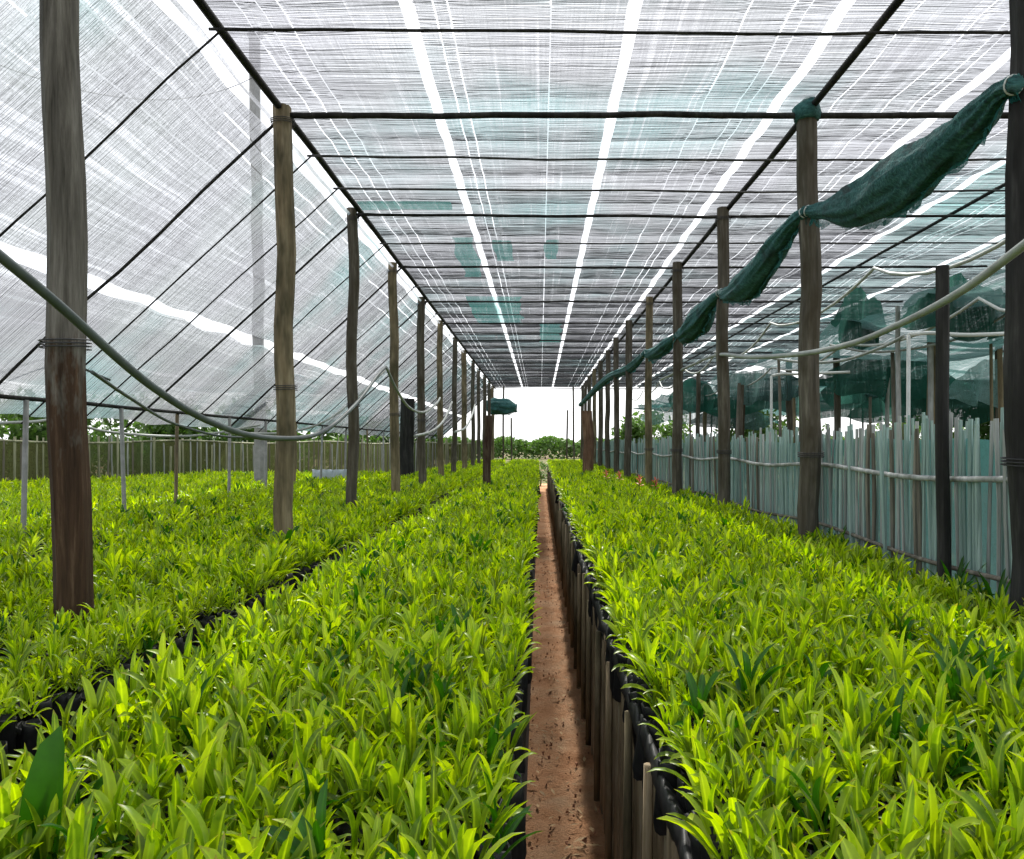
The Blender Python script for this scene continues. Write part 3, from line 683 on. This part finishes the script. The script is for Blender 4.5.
for k in range(36000):
    x = rnd.uniform(-60, 75); y = 88 + 6*noise.noise(Vector((x*.05, 0, 0))) + rnd.uniform(-2, 2)
    z = (2.3 + .55*noise.noise(Vector((x*.35, 0, 0))) + .3*noise.noise(Vector((x*1.3, 0, 5)))) * rnd.random() ** .6
    p = Vector((x, y, z)); u = Vector((rnd.gauss(0,1), rnd.gauss(0,1), rnd.gauss(0,1))).normalized(); v = u.cross(Vector((rnd.gauss(0,1), rnd.gauss(0,1), rnd.gauss(0,1)))).normalized(); s = .3*rnd.uniform(.5, 1.2)
    hb.add([p - u*s, p + v*s*.5, p + u*s, p - v*s*.5], [(0, 1, 2, 3)])
tag(hb.build('hedge', M['tree']), 'far green hedge closing off the field', 'hedge', kind='stuff')

# ------------------------------------------------------------------ seedlings
def leaf_geo(L, W, az, lift, curl, twist, base=(0, 0, 0), seg=6):
    """one strap leaf: keeled along the midrib, tapering to a point, arching over"""
    vs, fs = [], []; p = Vector((.006, 0, 0)); a = lift
    side = Vector((0, 1, 0)); rz = Matrix.Rotation(az, 4, 'Z')
    for i in range(seg + 1):
        t = i/seg
        d = Vector((math.cos(a), 0, math.sin(a))); nrm = Vector((-math.sin(a), 0, math.cos(a)))
        wv = W * (.34 + 1.0*math.sin(math.pi*min(1, .08 + .90*t))**.75) * (1 if t < .97 else .12) * .62
        tw = twist*t; sd2 = (side*math.cos(tw) + nrm*math.sin(tw))
        k = nrm*wv*.30
        for q in (p - sd2*wv*.5 + k, p, p + sd2*wv*.5 + k): vs.append(rz @ q + Vector(base))
        p = p + d*(L/seg); a -= curl/seg*(.4 + 1.2*t)
    for i in range(seg):
        for j in range(2): q = i*3+j; fs.append((q, q+1, q+4, q+3))
    return vs, fs
NV = 12
variants = []
for k in range(NV):
    r = random.Random(100 + k); n = r.randint(7, 11); a0 = r.uniform(0, 6.28); lv = []
    for i in range(n):
        t = i/(n-1)
        az = a0 + (i % 2)*math.pi + r.gauss(0, .55)
        L = r.uniform(.058, .098)*(1.15 - .30*abs(t - .55)); W = r.uniform(.0125, .0215)
        lift = R(48 + 40*t) + r.gauss(0, .14); curl = r.uniform(.4, 2.1)*(1.25 - .65*t)
        lv.append(leaf_geo(L, W, az, lift, curl, r.gauss(0, .5), (0, 0, .02 + .05*t)))
    variants.append(lv)
bag_b = MB(); nn = 10
for (rr, z) in ((.022, -.15), (.027, -.13), (.028, -.02), (.029, .0), (.025, .002), (.023, -.012)):
    for k in range(nn): q = 1 + .06*math.sin(k*2.3+z*60); bag_b.v.append((math.cos(2*math.pi*k/nn)*rr*q, math.sin(2*math.pi*k/nn)*rr*q, z + .004*math.sin(k*1.7)))
for j in range(5):
    for k in range(nn): bag_b.f.append((j*nn+k, j*nn+(k+1)%nn, (j+1)*nn+(k+1)%nn, (j+1)*nn+k))
bag_b.f.append(tuple(5*nn+k for k in range(nn)))
bag_me = bag_b.mesh('polybag', M['plastic'], True)
BAG_Z = .90
def marks(me, nleaf, extra=0):
    """where on the leaf a point lies: midrib, distance to the tip, and one chance number per leaf"""
    rib, tip, own = [], [], []
    for _ in range(nleaf):
        q = rnd.random()
        for i in range(7): rib += [0, 1, 0]; tip += [i/6]*3; own += [q]*3
    for nm, v in (('rib', rib), ('tip', tip), ('own', own)):
        me.attributes.new(nm, 'FLOAT', 'POINT').data.foreach_set('value', v + [0]*extra)
    return me
def vmeshes(mat, tagn): return [[marks(MB().add(*g_).mesh('leaf', mat, True), 1) for g_ in lv] for lv in variants]
leaf_me = vmeshes(M['leaf'], 'a'); leaf_dk = vmeshes(M['leaf_dark'], 'b')
# where they stand
def small(x, y): return .74 if -2.3 < x < -1.2 and y < 3.4 else 1.0       # younger plants round the nearest post
spots = []
def field(x0, x1, y0, y1, sp, bedname, cond=None):
    y = y0
    while y < y1:
        x = x0 + rnd.uniform(0, .03)
        while x < x1:
            px, py = x + rnd.uniform(-.016, .016), y + rnd.uniform(-.016, .016)
            if (cond is None or cond(px, py)) and not any(abs(px-a) < .085 and abs(py-b_) < .085 for a, b_ in POSTS) and rnd.random() > .05 + .25*max(0, noise.noise(Vector((px*5, py*5, 2)))):
                spots.append((px, py, bedname))
            x += sp
        y += sp * .92
inl = lambda x, y: (y < fA.y + (x - fA.x)*(fB.y-fA.y)/(fB.x-fA.x) - .3) and abs(540 + FPX*x/y - 300) < 420
BEDS = [(-1.06, -.068, 'the bed left of the path', 1), (-2.56, -1.19, 'the second left bed', 1), (.300, 1.77, 'the right bed', 0)]
def ragged(nm):
    if nm == 'the right bed': return None
    if nm == 'the bed left of the path': return lambda x, y: x > -1.005 + .055*noise.noise(Vector((y*1.7, 1, 0)))
    return lambda x, y: x < -1.275 + .06*noise.noise(Vector((y*1.9, 7, 0)))
for x0, x1, nm, _ in BEDS: field(x0, x1, .70, 8, .053, nm, ragged(nm)); field(x0, x1, 8, 27.8, .070, nm, ragged(nm))
field(-8.5, -2.98, 1.7, 15.8, .085, 'wide bed at far left', inl)
def show(s):
    x, y, _ = s; px = 540 + FPX*x/y; py = 445 + FPX*.60/y
    return -40 < px < 1064 and py < 925
cand = sorted([s for s in spots if show(s)], key=lambda s: s[0]**2 + s[1]**2)
near = set(cand[:300]); rest = [s for s in spots if s not in near]
def row_of(s):
    for x0, x1, nm, fl in BEDS:
        if nm == s[2]: return min(21, max(0, int(((x1 - s[0]) if fl else (s[0] - x0)) / .053)))
rows = {}
for s in sorted(cand[:300], key=lambda s: s[1]): rows.setdefault((s[2], row_of(s)), []).append(s)
for s in cand[:300]:
    x, y, bn = s; k = rnd.randrange(NV); sc = rnd.uniform(.85, 1.3) * small(x, y)
    dark = rnd.random() < .08; rw = row_of(s); kth = rows[(bn, rw)].index(s)
    e = empty('seedling', (x, y, BAG_Z + rnd.uniform(-.025, .02))); e.rotation_euler = (rnd.gauss(0, .09), rnd.gauss(0, .09), rnd.uniform(0, 6.28)); e.scale = (sc,)*3
    tag(e, f"{'dark' if dark else 'bright'} seedling, {nums[min(kth, 27)]} back in {bn}, {nums[rw]} row from its path", 'seedling', 'strap-leaved seedlings in ' + bn)
    for me in (leaf_dk if dark else leaf_me)[k]: link('leaf', me, e)
    link('polybag', bag_me, e)
# the rest of the field: one object, plants set on points
tcol = bpy.data.collections.new('seedling_kinds')
for k, lv in enumerate(variants + variants[:3]):
    mb = MB()
    for g_ in lv: mb.add(*g_)
    nl = len(mb.f); mb.add(bag_b.v, bag_b.f)
    me = mb.mesh('seedling_kind', M['leaf'] if k < NV else M['leaf_dark'], True); me.materials.append(M['plastic'])
    for p in me.polygons:
        if p.index >= nl: p.material_index = 1
    marks(me, len(lv), len(bag_b.v))
    o = bpy.data.objects.new(f'kind_{k:02d}', me); tcol.objects.link(o)
me = bpy.data.meshes.new('seedling_mass'); me.from_pydata([(x, y, BAG_Z + rnd.uniform(-.03, .025)) for x, y, _ in rest], [], [])
ar = me.attributes.new('rot', 'FLOAT_VECTOR', 'POINT'); ar.data.foreach_set('vector', [q for _ in rest for q in (rnd.gauss(0, .1), rnd.gauss(0, .1), rnd.uniform(0, 6.28))])
asx = me.attributes.new('size', 'FLOAT', 'POINT'); asx.data.foreach_set('value', [rnd.uniform(.8, 1.3) * (1 + .25*noise.noise(Vector((x*1.3, y*1.3, 0))) + .25*noise.noise(Vector((x*5, y*5, 9)))) * small(x, y) for x, y, _ in rest])
ai = me.attributes.new('which', 'INT', 'POINT'); ai.data.foreach_set('value', [rnd.randrange(NV) if rnd.random() > .07 else NV + rnd.randrange(3) for _ in rest])
mass = bpy.data.objects.new('seedling_mass', me); COL.objects.link(mass)
tag(mass, 'dense bright green seedlings filling the beds to the far end', 'seedlings', kind='stuff')
ng = bpy.data.node_groups.new('plant_out', 'GeometryNodeTree')
ng.interface.new_socket('Geometry', in_out='INPUT', socket_type='NodeSocketGeometry'); ng.interface.new_socket('Geometry', in_out='OUTPUT', socket_type='NodeSocketGeometry')
N = ng.nodes.new; gi = N('NodeGroupInput'); go = N('NodeGroupOutput'); ip = N('GeometryNodeInstanceOnPoints'); ci = N('GeometryNodeCollectionInfo')
ci.inputs[0].default_value = tcol; ci.inputs['Separate Children'].default_value = True; ci.inputs['Reset Children'].default_value = True
ip.inputs['Pick Instance'].default_value = True
def na(nm, ty): q = N('GeometryNodeInputNamedAttribute'); q.data_type = ty; q.inputs[0].default_value = nm; return q.outputs[0]
e2r = N('FunctionNodeEulerToRotation')
ng.links.new(gi.outputs[0], ip.inputs['Points']); ng.links.new(ci.outputs[0], ip.inputs['Instance'])
ng.links.new(na('which', 'INT'), ip.inputs['Instance Index']); ng.links.new(na('rot', 'FLOAT_VECTOR'), e2r.inputs[0]); ng.links.new(e2r.outputs[0], ip.inputs['Rotation'])
ng.links.new(na('size', 'FLOAT'), ip.inputs['Scale']); ng.links.new(ip.outputs[0], go.inputs[0])
md = mass.modifiers.new('plants', 'NODES'); md.node_group = ng
print('plants', len(spots), 'rest', len(rest), 'objects', len(S.objects))

# ------------------------------------------------------------------ odd plants
def big_leaf_plant(x, y, label, spec, mat):
    e = tag(empty('broad_leaf_plant', (x, y, BAG_Z)), label, 'plant')
    for (L, W, az, lift, curl) in spec:
        vs, fs = leaf_geo(L, W, az, lift, curl, .1, (0, 0, 0), 10); MB().add(vs, fs).build('leaf', mat, e, True)
    MB().tube([(0, 0, -.03), (0, 0, .05)], [.012, .008], 6).build('stem', mat, e, True)
p = at(42, 812, 1.16); big_leaf_plant(p.x, p.y, 'dark broad paddle leaf standing upright at the front left corner', [(.26, .085, 1.4, R(86), .15), (.15, .04, .2, R(55), 1.0), (.15, .04, 3.4, R(50), 1.2)], M['leaf_dark'])
for (px, py, Y, lab) in ((287, 548, 4.55, 'dark green clump at the foot of the tan post'), (700, 500, 8.2, 'darker leafy plant in the right bed before the third right post')):
    p = at(px, py, Y); big_leaf_plant(p.x, p.y, lab, [(.24, .05, q*1.3, R(80 - 8*q % 30), .5 + .1*q) for q in range(6)], M['leaf_dark'])
for (px, py, Y, lab) in ((996, 612, 2.95, 'dark spiky plant at the foot of the nearest right post'), (960, 585, 3.3, 'dark spiky plant against the stakes beside the thin dark post'), (845, 540, 4.6, 'dark spiky plant just right of the tall grey post')):
    p = at(px, py, Y); big_leaf_plant(min(p.x, 1.80), p.y, lab, [(.20 + .012*(q % 4), .022, q*1.9, R(84 - 6*(q % 5)), .35 + .1*(q % 3)) for q in range(9)], M['leaf_dark'])
for i, (x, y) in enumerate([(1.42, 9.4), (1.30, 10.0), (1.2, 11.6), (1.05, 12.2)]):
    e = tag(empty('red_flower', (x, y, BAG_Z - .01)), 'small red flower spike among the far seedlings of the right bed', 'flower', 'red flowers in the right bed')
    MB().tube([(0, 0, 0), (.01, 0, .27)], .006, 5).build('stem', M['leaf_dark'], e)
    for q in range(7):
        vs, fs = leaf_geo(.07, .035, q*2.4, R(20 + 8*q), .8, .2, (.01, 0, .17 + .015*q), 4); MB().add(vs, fs).build('petal', M['leaf_red'], e, True)
